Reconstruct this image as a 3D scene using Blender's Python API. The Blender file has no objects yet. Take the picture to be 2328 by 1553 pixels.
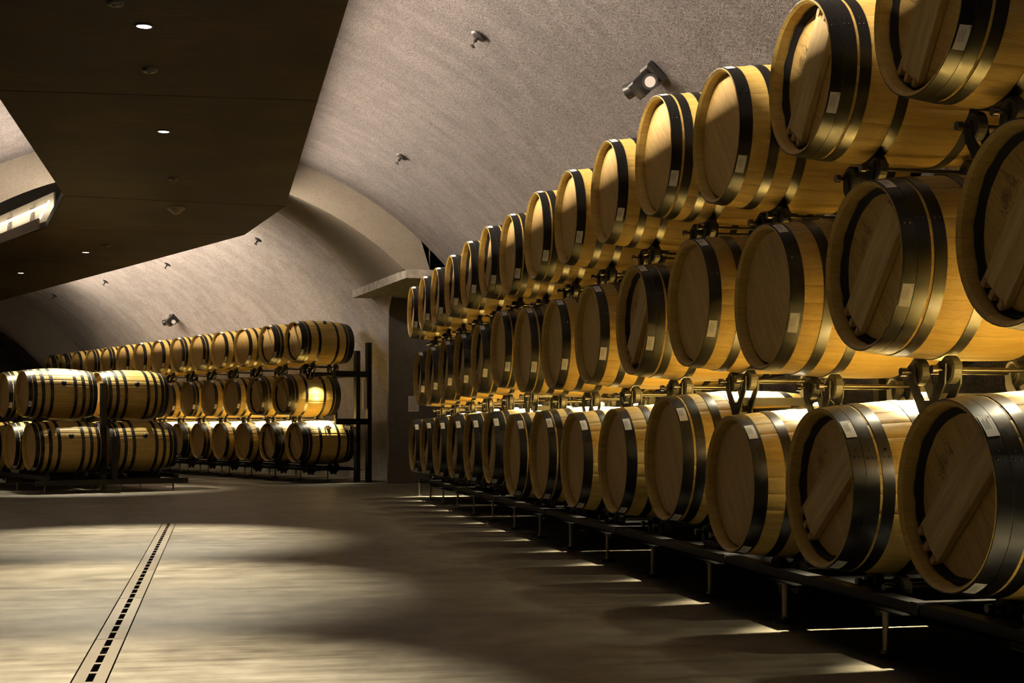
import bpy, bmesh, math, random
from mathutils import Vector, Matrix
random.seed(7)
S = bpy.context.scene
COL = S.collection
PI = math.pi
AL = 0.41                                   # heading of the far bay, rotated to the left of the near bay
CA, SA = math.cos(AL), math.sin(AL)
def far(q, s, z=0.0):                       # far-bay frame: q across (right), s along
    return Vector((CA*q - SA*s, SA*q + CA*s, z))

# ------------------------------------------------------------------ camera, world, big lights, exposure
cam = bpy.data.cameras.new('camera'); cob = bpy.data.objects.new('camera', cam); COL.objects.link(cob)
cob.location = (0, 0, 0.85); cob.rotation_euler = (PI/2, 0, -0.2101)
cam.sensor_width = 36.0; cam.lens = 48.43; cam.shift_y = 0.0831; cam.clip_start = 0.05; cam.clip_end = 200
S.camera = cob
w = bpy.data.worlds.new('world'); S.world = w; w.use_nodes = True
w.node_tree.nodes['Background'].inputs[0].default_value = (0.9, 0.8, 0.65, 1)
w.node_tree.nodes['Background'].inputs[1].default_value = 0.0001
S.view_settings.view_transform = 'Standard'; S.view_settings.look = 'None'
S.view_settings.gamma = 1.0; S.view_settings.use_curve_mapping = False
S.view_settings.exposure = 0.0

COVE = (1.0, 0.83, 0.66)
LEDC = (1.0, 0.88, 0.60)
SPOT = (1.0, 0.88, 0.66)
def area(name, loc, direction, long_axis, length, width, power, color, spread=180):
    l = bpy.data.lights.new(name, 'AREA'); l.shape = 'RECTANGLE'; l.size = length; l.size_y = width
    l.energy = power; l.color = color; l.spread = math.radians(spread)
    o = bpy.data.objects.new(name, l); COL.objects.link(o)
    z = -Vector(direction).normalized(); x = Vector(long_axis).normalized()
    x = (x - z*x.dot(z)).normalized(); y = z.cross(x)
    m = Matrix((x, y, z)).transposed().to_4x4(); m.translation = Vector(loc); o.matrix_world = m
    return o
def spot(name, loc, target, power, angle, blend, color, radius=0.03):
    l = bpy.data.lights.new(name, 'SPOT'); l.energy = power; l.spot_size = math.radians(angle); l.spot_blend = blend
    l.color = color; l.shadow_soft_size = radius
    o = bpy.data.objects.new(name, l); COL.objects.link(o); o.location = loc
    o.rotation_euler = (Vector(target) - Vector(loc)).to_track_quat('-Z', 'Y').to_euler()
    return o
RP = 2800
RS = 42
PZ = 3.45                                    # underside of the suspended ceiling
PXR, PXL = 0.78, -1.70                       # its edges in the near bay
PQR, PQL = 7.94, 5.44                        # its edges in the far bay
LZ = PZ + 0.250
# cove strips standing on the suspended ceiling, washing the vaults
area('cove_light', (PXR-0.19, 9.2, LZ), (1, 0, -0.30), (0, 1, 0), 16.4, 0.02, 800, COVE, 145)
area('cove_light', (PXL+0.185, 14.9, LZ), (-1, 0.0, -0.10), (0, 1, 0), 5.0, 0.02, 330, COVE, 150)
area('cove_light', far(PQR-0.185, 23.6, LZ), far(1, 0, -0.30), far(0, 1), 8.8, 0.02, 360, COVE, 150)
area('cove_light', far(PQL+0.08, 24.6, PZ+0.33), far(-1, 0, -0.30), far(0, 1), 10.8, 0.02, 50, COVE, 150)
# rack lights: one small spotlight above every gap of the second tier, shining down on the bottom tier
RACKZ = 1.60
for i in range(-1, 14):
    for pw, an, bl in ((RP, 52, 1.0), (RS, 112, 1.0)):
        spot('rack_spot', (2.665, 3.928+0.085+0.9272*i, RACKZ), (2.665, 3.928+0.085+0.9272*i, 0), pw, an, bl, LEDC, 0.03)
for i in range(0, 13):
    p_ = far(9.42+0.45, 18.88+0.9272*i, RACKZ-0.03)
    for pw, an, bl in ((RP*0.7, 52, 1.0), (RS*1.6, 112, 1.0)):
        spot('rack_spot', p_, (p_.x, p_.y, 0), pw, an, bl, LEDC, 0.03)
# downlights in the suspended ceiling, tilted towards the viewer
DL = [(-0.47, 2.85), (-0.47, 6.04), (-0.47, 9.23), (-0.47, 12.49)]
for x, y in DL:
    spot('down_light', (x, y, PZ-0.015), (x-0.15, y-1.57, 0), 2600, 52, 0.9, SPOT)
FLS = [(-1.66, 20.10), (-1.93, 21.38), (-3.26, 24.49)]
spot('down_light', (-1.62, 19.75, PZ-0.02), (-1.70, 19.5, 0.6), 1000, 66, 0.6, SPOT)
spot('down_light', (-2.55, 19.55, PZ-0.02), (-2.2, 19.3, 0.6), 500, 60, 0.6, SPOT)
spot('down_light', (-3.26, 24.49, PZ-0.015), (-3.3, 23.6, 0), 100, 60, 0.8, SPOT)

# ------------------------------------------------------------------ materials
def mat(name):
    m = bpy.data.materials.new(name); m.use_nodes = True
    nt = m.node_tree; b = nt.nodes['Principled BSDF']
    return m, nt, b
def N(nt, t, **kw):
    n = nt.nodes.new(t)
    for k, v in kw.items(): setattr(n, k, v)
    return n
def ramp(nt, pts):
    r = nt.nodes.new('ShaderNodeValToRGB'); e = r.color_ramp.elements
    while len(e) < len(pts): e.new(0.5)
    for el, (p, c) in zip(e, pts): el.position = p; el.color = (*c, 1)
    return r
def noise(nt, vec, scale, detail=4, rough=0.55):
    n = nt.nodes.new('ShaderNodeTexNoise'); n.inputs['Scale'].default_value = scale
    n.inputs['Detail'].default_value = detail; n.inputs['Roughness'].default_value = rough
    if vec is not None: nt.links.new(vec, n.inputs['Vector'])
    return n
def mapping(nt, scale, coord='Object', offs=None):
    tc = nt.nodes.new('ShaderNodeTexCoord'); mp = nt.nodes.new('ShaderNodeMapping')
    mp.inputs['Scale'].default_value = scale
    nt.links.new(tc.outputs[coord], mp.inputs['Vector'])
    if offs is not None: nt.links.new(offs, mp.inputs['Location'])
    return mp.outputs[0]
def mixc(nt, a, b, f, mode='MIX'):
    m = nt.nodes.new('ShaderNodeMix'); m.data_type = 'RGBA'; m.blend_type = mode
    for s, v in ((0, f), (6, a), (7, b)):
        if hasattr(v, 'is_linked') or hasattr(v, 'links'): nt.links.new(v, m.inputs[s])
        else: m.inputs[s].default_value = v if s == 0 else (*v, 1)
    return m.outputs[2]
def bump(nt, h, b, strength, dist):
    bp = nt.nodes.new('ShaderNodeBump'); bp.inputs['Strength'].default_value = strength
    bp.inputs['Distance'].default_value = dist
    nt.links.new(h, bp.inputs['Height']); nt.links.new(bp.outputs[0], b.inputs['Normal'])
def plain(name, col, rough=0.5, metal=0.0, emit=None, es=0.0, spec=None, var=0.0):
    m, nt, b = mat(name)
    b.inputs['Base Color'].default_value = (*col, 1); b.inputs['Roughness'].default_value = rough
    b.inputs['Metallic'].default_value = metal
    if spec is not None: b.inputs['Specular IOR Level'].default_value = spec
    if emit: b.inputs['Emission Color'].default_value = (*emit, 1); b.inputs['Emission Strength'].default_value = es
    if var:
        n = noise(nt, mapping(nt, (1, 1, 1)), 9.0, 5)
        r = ramp(nt, [(0.3, tuple(c*(1-var) for c in col)), (0.7, tuple(min(1, c*(1+var)) for c in col))])
        nt.links.new(n.outputs[0], r.inputs[0]); nt.links.new(r.outputs[0], b.inputs['Base Color'])
    return m

def oak(name, c_dark, c_light, grain=(1.2, 16, 16), tone=0.06):
    m, nt, b = mat(name)
    oi = N(nt, 'ShaderNodeObjectInfo')
    cmb = N(nt, 'ShaderNodeCombineXYZ')
    mul = N(nt, 'ShaderNodeMath', operation='MULTIPLY'); mul.inputs[1].default_value = 37.0
    nt.links.new(oi.outputs['Random'], mul.inputs[0])
    for i in range(3): nt.links.new(mul.outputs[0], cmb.inputs[i])
    v = mapping(nt, grain, offs=cmb.outputs[0])
    n1 = noise(nt, v, 2.2, 5, 0.6)
    v2 = mapping(nt, (grain[0]*2.5, grain[1]*6, grain[2]*6), offs=cmb.outputs[0])
    n2 = noise(nt, v2, 3.0, 3, 0.6)
    r = ramp(nt, [(0.30, c_dark), (0.72, c_light)])
    nt.links.new(n1.outputs[0], r.inputs[0])
    r2 = ramp(nt, [(0.35, (0.84, 0.80, 0.74)), (0.62, (1.04, 1.03, 1.02))])
    nt.links.new(n2.outputs[0], r2.inputs[0])
    c = mixc(nt, r.outputs[0], r2.outputs[0], 1.0, 'MULTIPLY')
    # each stave / board has its own tone
    at = N(nt, 'ShaderNodeAttribute', attribute_name='tone')
    mr = N(nt, 'ShaderNodeMapRange'); mr.inputs['To Min'].default_value = 1.0-tone; mr.inputs['To Max'].default_value = 1.0+tone*0.6
    ad = N(nt, 'ShaderNodeMath', operation='ADD'); nt.links.new(at.outputs['Fac'], ad.inputs[0]); nt.links.new(oi.outputs['Random'], ad.inputs[1])
    fr = N(nt, 'ShaderNodeMath', operation='FRACT'); nt.links.new(ad.outputs[0], fr.inputs[0])
    nt.links.new(fr.outputs[0], mr.inputs['Value'])
    c = mixc(nt, c, mr.outputs[0], 1.0, 'MULTIPLY')
    nt.links.new(c, b.inputs['Base Color'])
    b.inputs['Roughness'].default_value = 0.52; b.inputs['Specular IOR Level'].default_value = 0.35
    bump(nt, n2.outputs[0], b, 0.12, 0.002)
    return m
M = {}
M['stave'] = oak('oak_stave', (0.48, 0.325, 0.078), (0.62, 0.455, 0.135))
M['head'] = oak('oak_head', (0.47, 0.31, 0.090), (0.60, 0.42, 0.145), tone=0.05)
M['bar'] = oak('pine_crossbar', (0.42, 0.265, 0.115), (0.70, 0.50, 0.25), grain=(0.8, 9, 9), tone=0.05)
M['peg'] = oak('oak_peg', (0.40, 0.25, 0.10), (0.55, 0.36, 0.16))

m, nt, b = mat('black_hoop'); M['hoop'] = m
b.inputs['Base Color'].default_value = (0.006, 0.0055, 0.005, 1); b.inputs['Metallic'].default_value = 0.0; b.inputs['Specular IOR Level'].default_value = 0.38
n = noise(nt, mapping(nt, (3, 3, 3)), 7, 4); r = ramp(nt, [(0.3, (0.28,)*3), (0.75, (0.46,)*3)]); nt.links.new(n.outputs[0], r.inputs[0]); nt.links.new(r.outputs[0], b.inputs['Roughness'])
M['rivet'] = plain('steel_rivet', (0.045, 0.043, 0.04), 0.35, 0.8)
M['darkring'] = plain('black_ring', (0.010, 0.007, 0.005), 0.8)
M['sticker'] = plain('white_sticker', (0.80, 0.79, 0.76), 0.55)
M['print'] = plain('grey_print', (0.16, 0.15, 0.14), 0.7)
M['stamp'] = plain('branded_mark', (0.085, 0.06, 0.04), 0.8)
M['bung'] = plain('black_bung', (0.012, 0.011, 0.010), 0.5)
M['steel'] = plain('black_steel', (0.010, 0.009, 0.008), 0.5, 0.0, spec=0.3, var=0.25)
M['rod'] = plain('dark_rod', (0.075, 0.07, 0.062), 0.3, 0.9)
M['rubber'] = plain('roller_rubber', (0.028, 0.026, 0.020), 0.55, var=0.2)
M['foot'] = plain('zinc_foot', (0.36, 0.30, 0.22), 0.4, 0.8)
M['ledwhite'] = plain('led_diffuser', (0.8, 0.8, 0.8), 0.5, emit=(1, 0.84, 0.60), es=6.0)
M['covetube'] = plain('cove_tube', (0.8, 0.8, 0.8), 0.5, emit=(1, 0.86, 0.64), es=11.0)
M['lamp'] = plain('lamp_lens', (0.9, 0.9, 0.9), 0.4, emit=(1, 0.95, 0.82), es=14.0)
M['trimring'] = plain('dark_trim_ring', (0.03, 0.026, 0.02), 0.4, 0.5)
M['dome'] = plain('pale_sensor_plastic', (0.34, 0.30, 0.22), 0.4)
M['fixture'] = plain('black_fixture', (0.022, 0.02, 0.019), 0.35, 0.2)
M['fixlens'] = plain('fixture_lens', (0.30, 0.26, 0.22), 0.3, emit=(1, 0.86, 0.72), es=0.28)
M['paper'] = plain('notice_paper', (0.62, 0.56, 0.48), 0.8)
M['reflector'] = plain('pale_reflector', (0.62, 0.55, 0.44), 0.6, var=0.06)
M['fascia'] = plain('grey_fascia', (0.26, 0.22, 0.20), 0.6, var=0.1)
M['channel'] = plain('dark_channel', (0.012, 0.010, 0.008), 0.9)

# sprayed concrete of the vaults
def shotcrete(name, base, streak_scale, fine=1.0, amt=1.0):
    m, nt, b = mat(name)
    v = mapping(nt, (1, 1, 1)); vs = mapping(nt, streak_scale)
    big = noise(nt, v, 0.9, 5, 0.6); st = noise(nt, vs, 1.6, 5, 0.6); fn = noise(nt, v, 52*fine, 3, 0.75); md = noise(nt, v, 5, 5, 0.65)
    r = ramp(nt, [(0.30, tuple(c*(1-.16*amt) for c in base)), (0.70, tuple(min(1, c*(1+.08*amt)) for c in base))])
    a1 = N(nt, 'ShaderNodeMath', operation='ADD'); nt.links.new(big.outputs[0], a1.inputs[0]); nt.links.new(st.outputs[0], a1.inputs[1])
    a2 = N(nt, 'ShaderNodeMath', operation='ADD'); nt.links.new(a1.outputs[0], a2.inputs[0]); nt.links.new(md.outputs[0], a2.inputs[1])
    d = N(nt, 'ShaderNodeMath', operation='DIVIDE'); d.inputs[1].default_value = 3.0; nt.links.new(a2.outputs[0], d.inputs[0])
    mr = N(nt, 'ShaderNodeMapRange'); mr.inputs['From Min'].default_value = 0.36; mr.inputs['From Max'].default_value = 0.64
    nt.links.new(d.outputs[0], mr.inputs['Value']); nt.links.new(mr.outputs[0], r.inputs[0])
    fr = ramp(nt, [(0.36, (0.62, 0.60, 0.59)), (0.60, (1.14, 1.12, 1.10))]); nt.links.new(fn.outputs[0], fr.inputs[0])
    c = mixc(nt, r.outputs[0], fr.outputs[0], amt, 'MULTIPLY')
    nt.links.new(c, b.inputs['Base Color']); b.inputs['Roughness'].default_value = 0.92; b.inputs['Specular IOR Level'].default_value = 0.15
    h = N(nt, 'ShaderNodeMath', operation='ADD'); nt.links.new(fn.outputs[0], h.inputs[0]); nt.links.new(md.outputs[0], h.inputs[1])
    bump(nt, h.outputs[0], b, 0.9*amt, 0.018)
    return m
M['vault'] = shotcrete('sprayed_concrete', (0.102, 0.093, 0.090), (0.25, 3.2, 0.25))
M['vaultlit'] = shotcrete('sprayed_concrete_far_lit', (0.34, 0.315, 0.30), (0.3, 2.0, 0.3))  # same concrete as the near vault, paler: brighter light put into its colour
M['rib'] = shotcrete('smooth_rib_plaster', (0.155, 0.135, 0.108), (1, 1, 1), 1.3, 0.4)
M['slab'] = plain('slab_concrete', (0.20, 0.175, 0.14), 0.85, var=0.4)
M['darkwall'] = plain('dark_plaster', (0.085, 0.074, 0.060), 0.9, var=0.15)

m, nt, b = mat('polished_concrete'); M['floor'] = m
v = mapping(nt, (1, 1, 1)); vs = mapping(nt, (0.8, 7.0, 1.0))
big = noise(nt, v, 0.8, 6, 0.6); st = noise(nt, vs, 1.4, 6, 0.65); md = noise(nt, v, 5, 6, 0.6); fn = noise(nt, v, 60, 3, 0.6)
a1 = N(nt, 'ShaderNodeMath', operation='ADD'); nt.links.new(big.outputs[0], a1.inputs[0]); nt.links.new(st.outputs[0], a1.inputs[1])
a2 = N(nt, 'ShaderNodeMath', operation='ADD'); nt.links.new(a1.outputs[0], a2.inputs[0]); nt.links.new(md.outputs[0], a2.inputs[1])
mr = N(nt, 'ShaderNodeMapRange'); mr.inputs['From Min'].default_value = 1.18; mr.inputs['From Max'].default_value = 1.82; nt.links.new(a2.outputs[0], mr.inputs['Value'])
r = ramp(nt, [(0.0, (0.060, 0.050, 0.034)), (0.5, (0.130, 0.112, 0.080)), (1.0, (0.20, 0.178, 0.135))]); nt.links.new(mr.outputs[0], r.inputs[0])
nt.links.new(r.outputs[0], b.inputs['Base Color'])
rr = ramp(nt, [(0.3, (0.42,)*3), (0.7, (0.62,)*3)]); nt.links.new(st.outputs[0], rr.inputs[0]); nt.links.new(rr.outputs[0], b.inputs['Roughness'])
b.inputs['Specular IOR Level'].default_value = 0.35
bump(nt, fn.outputs[0], b, 0.12, 0.003)

m, nt, b = mat('brown_panel'); M['panel'] = m
n1 = noise(nt, mapping(nt, (1.2, 14, 3)), 1.3, 6, 0.7); n2 = noise(nt, mapping(nt, (1, 1, 1)), 0.9, 4)
a1 = N(nt, 'ShaderNodeMath', operation='ADD'); nt.links.new(n1.outputs[0], a1.inputs[0]); nt.links.new(n2.outputs[0], a1.inputs[1])
mr = N(nt, 'ShaderNodeMapRange'); mr.inputs['From Min'].default_value = 0.75; mr.inputs['From Max'].default_value = 1.3; nt.links.new(a1.outputs[0], mr.inputs['Value'])
r = ramp(nt, [(0.0, (0.006, 0.0035, 0.001)), (0.5, (0.020, 0.0125, 0.0042)), (1.0, (0.050, 0.031, 0.0095))]); nt.links.new(mr.outputs[0], r.inputs[0])
nt.links.new(r.outputs[0], b.inputs['Base Color']); b.inputs['Roughness'].default_value = 0.6; b.inputs['Specular IOR Level'].default_value = 0.25
m, nt, b = mat('drain_steel'); M['drain'] = m
n1 = noise(nt, mapping(nt, (2, 0.4, 1)), 3, 5); r = ramp(nt, [(0.3, (0.105, 0.085, 0.060)), (0.7, (0.17, 0.143, 0.105))]); nt.links.new(n1.outputs[0], r.inputs[0])
nt.links.new(r.outputs[0], b.inputs['Base Color']); b.inputs['Roughness'].default_value = 0.5; b.inputs['Metallic'].default_value = 0.25

# ------------------------------------------------------------------ mesh helpers
class MB:
    def __init__(s): s.v = []; s.f = []; s.mi = []; s.smooth = []; s.tone = []
    def add(s, vs, fs, mi=0, smooth=False, tone=0.5):
        o = len(s.v); s.v += [tuple(p) for p in vs]
        for f in fs: s.f.append(tuple(i+o for i in f)); s.mi.append(mi); s.smooth.append(smooth); s.tone.append(tone)
        return s
    def box(s, a, b, mi=0, mtx=None):
        (x0, y0, z0), (x1, y1, z1) = a, b
        vs = [Vector(p) for p in ((x0,y0,z0),(x1,y0,z0),(x1,y1,z0),(x0,y1,z0),(x0,y0,z1),(x1,y0,z1),(x1,y1,z1),(x0,y1,z1))]
        if mtx: vs = [mtx @ p for p in vs]
        return s.add(vs, [(3,2,1,0),(4,5,6,7),(0,1,5,4),(1,2,6,5),(2,3,7,6),(3,0,4,7)], mi)
    def bevbox(s, a, b, bv, mi=0, mtx=None, axis=2):
        # box chamfered around its top/outer rim along +axis and at its sides
        (x0, y0, z0), (x1, y1, z1) = a, b
        lo = [(x0,y0),(x1,y0),(x1,y1),(x0,y1)]; hi = [(x0+bv,y0+bv),(x1-bv,y0+bv),(x1-bv,y1-bv),(x0+bv,y1-bv)]
        rings = [[(x,y,z0+bv) for x,y in lo], [(x,y,z1-bv) for x,y in lo], [(x,y,z1) for x,y in hi]]
        base = [(x,y,z0) for x,y in hi]
        vs = [Vector(p) for p in base+rings[0]+rings[1]+rings[2]]
        if mtx: vs = [mtx @ p for p in vs]
        fs = [(3,2,1,0),(12,13,14,15)]
        for k in range(3):
            for i in range(4): j = (i+1)%4; fs.append((4*k+i, 4*k+j, 4*k+4+j, 4*k+4+i))
        return s.add(vs, fs, mi)
    def tube(s, a, b, r, n=12, mi=0, r2=None, caps=True):
        a = Vector(a); b = Vector(b); r2 = r if r2 is None else r2
        d = (b-a).normalized(); u = d.orthogonal().normalized(); w_ = d.cross(u)
        ra = [a + (u*math.cos(2*PI*i/n)+w_*math.sin(2*PI*i/n))*r for i in range(n)]
        rb = [b + (u*math.cos(2*PI*i/n)+w_*math.sin(2*PI*i/n))*r2 for i in range(n)]
        s.add(ra+rb, [(i, (i+1)%n, n+(i+1)%n, n+i) for i in range(n)], mi, True)
        if caps: s.add(ra, [tuple(range(n))[::-1]], mi); s.add(rb, [tuple(range(n))], mi)
        return s
    def lathe(s, prof, n=24, mi=0, org=(0,0,0), axis='Z', smooth=True):
        # prof = [(r, h)]
        vs = []
        for r, h in prof:
            for i in range(n):
                c, d = r*math.cos(2*PI*i/n), r*math.sin(2*PI*i/n)
                p = (c, d, h) if axis == 'Z' else (h, c, d) if axis == 'X' else (c, h, d)
                vs.append((p[0]+org[0], p[1]+org[1], p[2]+org[2]))
        fs = []
        for k in range(len(prof)-1):
            for i in range(n): j = (i+1)%n; fs.append((k*n+i, k*n+j, k*n+n+j, k*n+n+i))
        return s.add(vs, fs, mi, smooth)
    def prism(s, poly, z0, z1, mi=0):
        n = len(poly)
        vs = [(x,y,z0) for x,y in poly]+[(x,y,z1) for x,y in poly]
        fs = [tuple(range(n))[::-1], tuple(range(n,2*n))]+[(i,(i+1)%n,n+(i+1)%n,n+i) for i in range(n)]
        return s.add(vs, fs, mi)
    def mesh(s, name, mats):
        me = bpy.data.meshes.new(name); me.from_pydata(s.v, [], s.f)
        for m_ in (mats if isinstance(mats, (list, tuple)) else [mats]): me.materials.append(m_)
        me.polygons.foreach_set('material_index', s.mi); me.polygons.foreach_set('use_smooth', s.smooth)
        at = me.attributes.new('tone', 'FLOAT', 'FACE'); at.data.foreach_set('value', s.tone)
        me.update(); return me
def obj(name, me, parent=None, loc=(0,0,0), rot=(0,0,0)):
    o = bpy.data.objects.new(name, me); COL.objects.link(o); o.location = loc; o.rotation_euler = rot
    if parent: o.parent = parent
    return o
def part(name, mb, m_, parent=None, loc=(0,0,0), rot=(0,0,0)):
    return obj(name, mb.mesh(name, m_), parent, loc, rot)
def tag(o, label, cat, group=None):
    o['label'] = label; o['category'] = cat
    if group: o['group'] = group
    return o
def struct(o, label=None):
    o['kind'] = 'structure'
    if label: o['label'] = label
    return o
def empty(name, loc, rot=(0,0,0)):
    o = bpy.data.objects.new(name, None); COL.objects.link(o); o.location = loc; o.rotation_euler = rot
    o.empty_display_size = 0.1
    return o
ORD = ['first', 'second', 'third', 'fourth', 'fifth', 'sixth', 'seventh', 'eighth', 'ninth', 'tenth', 'eleventh', 'twelfth', 'thirteenth', 'fourteenth']

# ------------------------------------------------------------------ room shell
VX, VZ, VR, VY = -0.60, -0.20, 4.67, 17.6      # near vault: axis, centre height, radius, where the rib starts
FQ, FR, FS0, FS1 = 6.69, 4.60, 17.8, 31.6      # far vault
RIN = 4.25
def arc(cx, r, a0, a1, n): return [(cx + r*math.cos(a0+(a1-a0)*i/n), VZ + r*math.sin(a0+(a1-a0)*i/n)) for i in range(n+1)]
A0 = math.asin(-VZ/VR)
pr = arc(VX, VR, A0, PI-A0, 96)
mb = MB(); ys = [-6 + (VY+6)*k/24 for k in range(25)]
mb.add([(x, y, z) for y in ys for x, z in pr], [(k*97+i, k*97+i+1, k*97+98+i, k*97+97+i) for k in range(24) for i in range(96)], 0, True)
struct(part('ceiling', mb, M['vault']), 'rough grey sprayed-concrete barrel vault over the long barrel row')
pr = arc(FQ, FR, A0, PI-A0, 96)
mb = MB(); vs = []
for k in range(21):
    for x, z in pr:
        s0 = FS0
        if x > FQ and z < 2.87: s0 = min((CA*x-2.47)/SA, (20.47-SA*x)/CA)      # ends against the alcove wall under the slab
        vs.append(far(x, s0 + (FS1-s0)*k/20, z))
mb.add(vs, [(k*97+i, k*97+i+1, k*97+98+i, k*97+97+i) for k in range(20) for i in range(96)], 0, True)
mb2 = mb
struct(part('ceiling', mb, M['vaultlit']), 'far sprayed-concrete vault behind the left rack, turned to the left')
# transverse rib between the bays: front face, soffit
ZC = 2.87                                       # where the rib stops on the right, over the slab
def rib_front():
    mb = MB(); n = 80; vs = []
    for i in range(n+1):
        a = A0 + (PI-A0-A0)*i/n
        xi, zi = VX+RIN*math.cos(a), VZ+RIN*math.sin(a); xo, zo = VX+VR*1.01*math.cos(a), VZ+VR*1.01*math.sin(a)
        if a < PI/2:
            if xo > 2.67: xo = 2.67; 
            if zi < ZC: continue
            zo = max(zo, ZC)
        vs.append(((xi, VY, zi), (xo, VY, zo)))
    # square end
    xi = VX + math.sqrt(RIN**2-(ZC-VZ)**2)
    vs.insert(0, ((xi, VY, ZC), (2.67, VY, ZC)))
    fl = [p for q in vs for p in q]
    mb.add(fl, [(2*i, 2*i+1, 2*i+3, 2*i+2) for i in range(len(vs)-1)])
    # outward side at the right end
    top = vs[1][1]
    mb.add([(2.67, VY, ZC), (2.67, VY+0.6, ZC), (2.67, VY+0.6, 3.5), (2.67, VY, 3.5)], [(0,1,2,3)])
    return mb
struct(part('trim_1', rib_front(), M['rib']), 'tan front face of the transverse concrete arch')
mb = MB(); n = 64; vs = []
RF = 4.52
aR0 = math.asin((ZC-VZ)/RIN); aR1 = math.asin((ZC-VZ)/RF)
for i in range(n+1):
    t = i/n
    a = aR0 + (PI-A0-aR0)*t; c = aR1 + (PI-A0-aR1)*t
    p0 = Vector((VX+RIN*math.cos(a), VY, VZ+RIN*math.sin(a))); p1 = far(FQ+RF*math.cos(c), FS0, VZ+RF*math.sin(c))
    p2 = far(FQ+(FR+.05)*math.cos(c), FS0, VZ+(FR+.05)*math.sin(c))
    for k in range(5): vs.append(p0.lerp(p1, k/4))
    vs.append(p2)
mb.add(vs, [(6*i+k, 6*i+k+1, 6*i+7+k, 6*i+6+k) for i in range(n) for k in range(5)], 0, True)
struct(part('trim_2', mb, M['rib']), 'shadowed underside of the transverse concrete arch')
# far rib and end of the far bay
mb = MB(); n = 64; vs = []
for i in range(n+1):
    a = A0 + (PI-2*A0)*i/n
    vs += [far(FQ+(FR+.05)*math.cos(a), FS1, VZ+(FR+.05)*math.sin(a)), far(FQ+3.68*math.cos(a), FS1, VZ+3.68*math.sin(a)), far(FQ+3.68*math.cos(a), FS1+1.2, VZ+3.68*math.sin(a))]
mb.add(vs, [(3*i+k, 3*i+k+1, 3*i+4+k, 3*i+3+k) for i in range(n) for k in range(2)])
struct(part('trim_3', mb, M['rib']), 'arch face closing the far vault at the left')
mb = MB(); mb.add([far(FQ-5, FS1+1.2, -.1), far(FQ+5, FS1+1.2, -.1), far(FQ+5, FS1+1.2, 5), far(FQ-5, FS1+1.2, 5)], [(0,1,2,3)])
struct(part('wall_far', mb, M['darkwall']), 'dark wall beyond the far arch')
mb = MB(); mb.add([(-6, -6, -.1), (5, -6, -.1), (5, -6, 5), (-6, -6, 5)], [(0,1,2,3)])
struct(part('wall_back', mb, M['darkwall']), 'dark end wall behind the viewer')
# alcove on the right between the bays
mb = MB()
mb.box((2.485, 20.45, -0.05), (6.2, 20.65, 2.77)); mb.box((2.9, 20.45, 2.7), (6.2, 20.65, 4.2)); mb.box((6.0, 17.6, -0.05), (6.2, 20.65, 4.2)); mb.box((3.9, 17.7, -0.05), (6.2, 17.9, 4.2))
mb.box((2.72, 17.7, 4.0), (6.2, 20.65, 4.2))
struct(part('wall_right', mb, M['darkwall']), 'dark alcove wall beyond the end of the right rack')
mb = MB(); mb.prism([(2.36, VY-0.02), (6.0, VY-0.02), (6.0, 20.62), (1.95, 20.5)], 2.76, ZC)
tag(struct(part('trim_4', mb, M['slab'])), 'pale edged concrete slab over the alcove, where arch meets rack end', 'slab')
del bpy.data.objects['trim_4']['category']

# floor with a channel for the drain
DX0, DX1, DY1 = -0.482, -0.362, 12.45
mb = MB()
def flo(poly): mb.add([(x, y, 0) for x, y in poly], [(0,1,2,3)])
flo([(-9, -6.5), (DX0, -6.5), (DX0, DY1), (-9, DY1)]); flo([(DX1, -6.5), (8, -6.5), (8, DY1), (DX1, DY1)])
flo([(-22, DY1), (8, DY1), (8, 48), (-22, 48)])
mb.add([(DX0, -6.5, 0), (DX0, DY1, 0), (DX0, DY1, -.06), (DX0, -6.5, -.06), (DX1, -6.5, 0), (DX1, DY1, 0), (DX1, DY1, -.06), (DX1, -6.5, -.06)],
       [(0,1,2,3), (7,6,5,4), (1,5,6,2)])
struct(part('floor', mb, M['floor']), 'polished mottled concrete floor')
# drain: cover plates with a row of slots
dr = tag(empty('floor_drain', ((DX0+DX1)/2, 5.0, 0)), 'long slotted steel drain channel set in the concrete floor', 'drain')
ye = [DY1-0.004 - 1.345*k for k in range(11)]
pm = MB(); PL, HW = 1.338, 0.054; ns = 7
sl = 0.158; pitch = PL/ns; sw = 0.0125
xs = [-HW, -sw, sw, HW]
def q4(x0, x1, y0, y1): pm.box((x0, y0, -0.006), (x1, y1, 0.0))
q4(-HW, -sw, 0, PL); q4(sw, HW, 0, PL)
yc = 0.0
for k in range(ns+1):
    y0 = k*pitch - (pitch-sl)/2; y1 = y0 + (pitch-sl)
    y0, y1 = max(0, y0), min(PL, y1)
    q4(-sw, sw, y0, y1)
pme = pm.mesh('cover_plate', M['drain'])
for k, y in enumerate(ye):
    obj('cover_plate', pme, dr, (0, y-PL-5.0, 0.0))
cm = MB(); cm.box((-0.058, -11.2, -0.055), (0.058, DY1-5.0-.004, -0.05)); part('channel', cm, M['channel'], dr)

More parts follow.
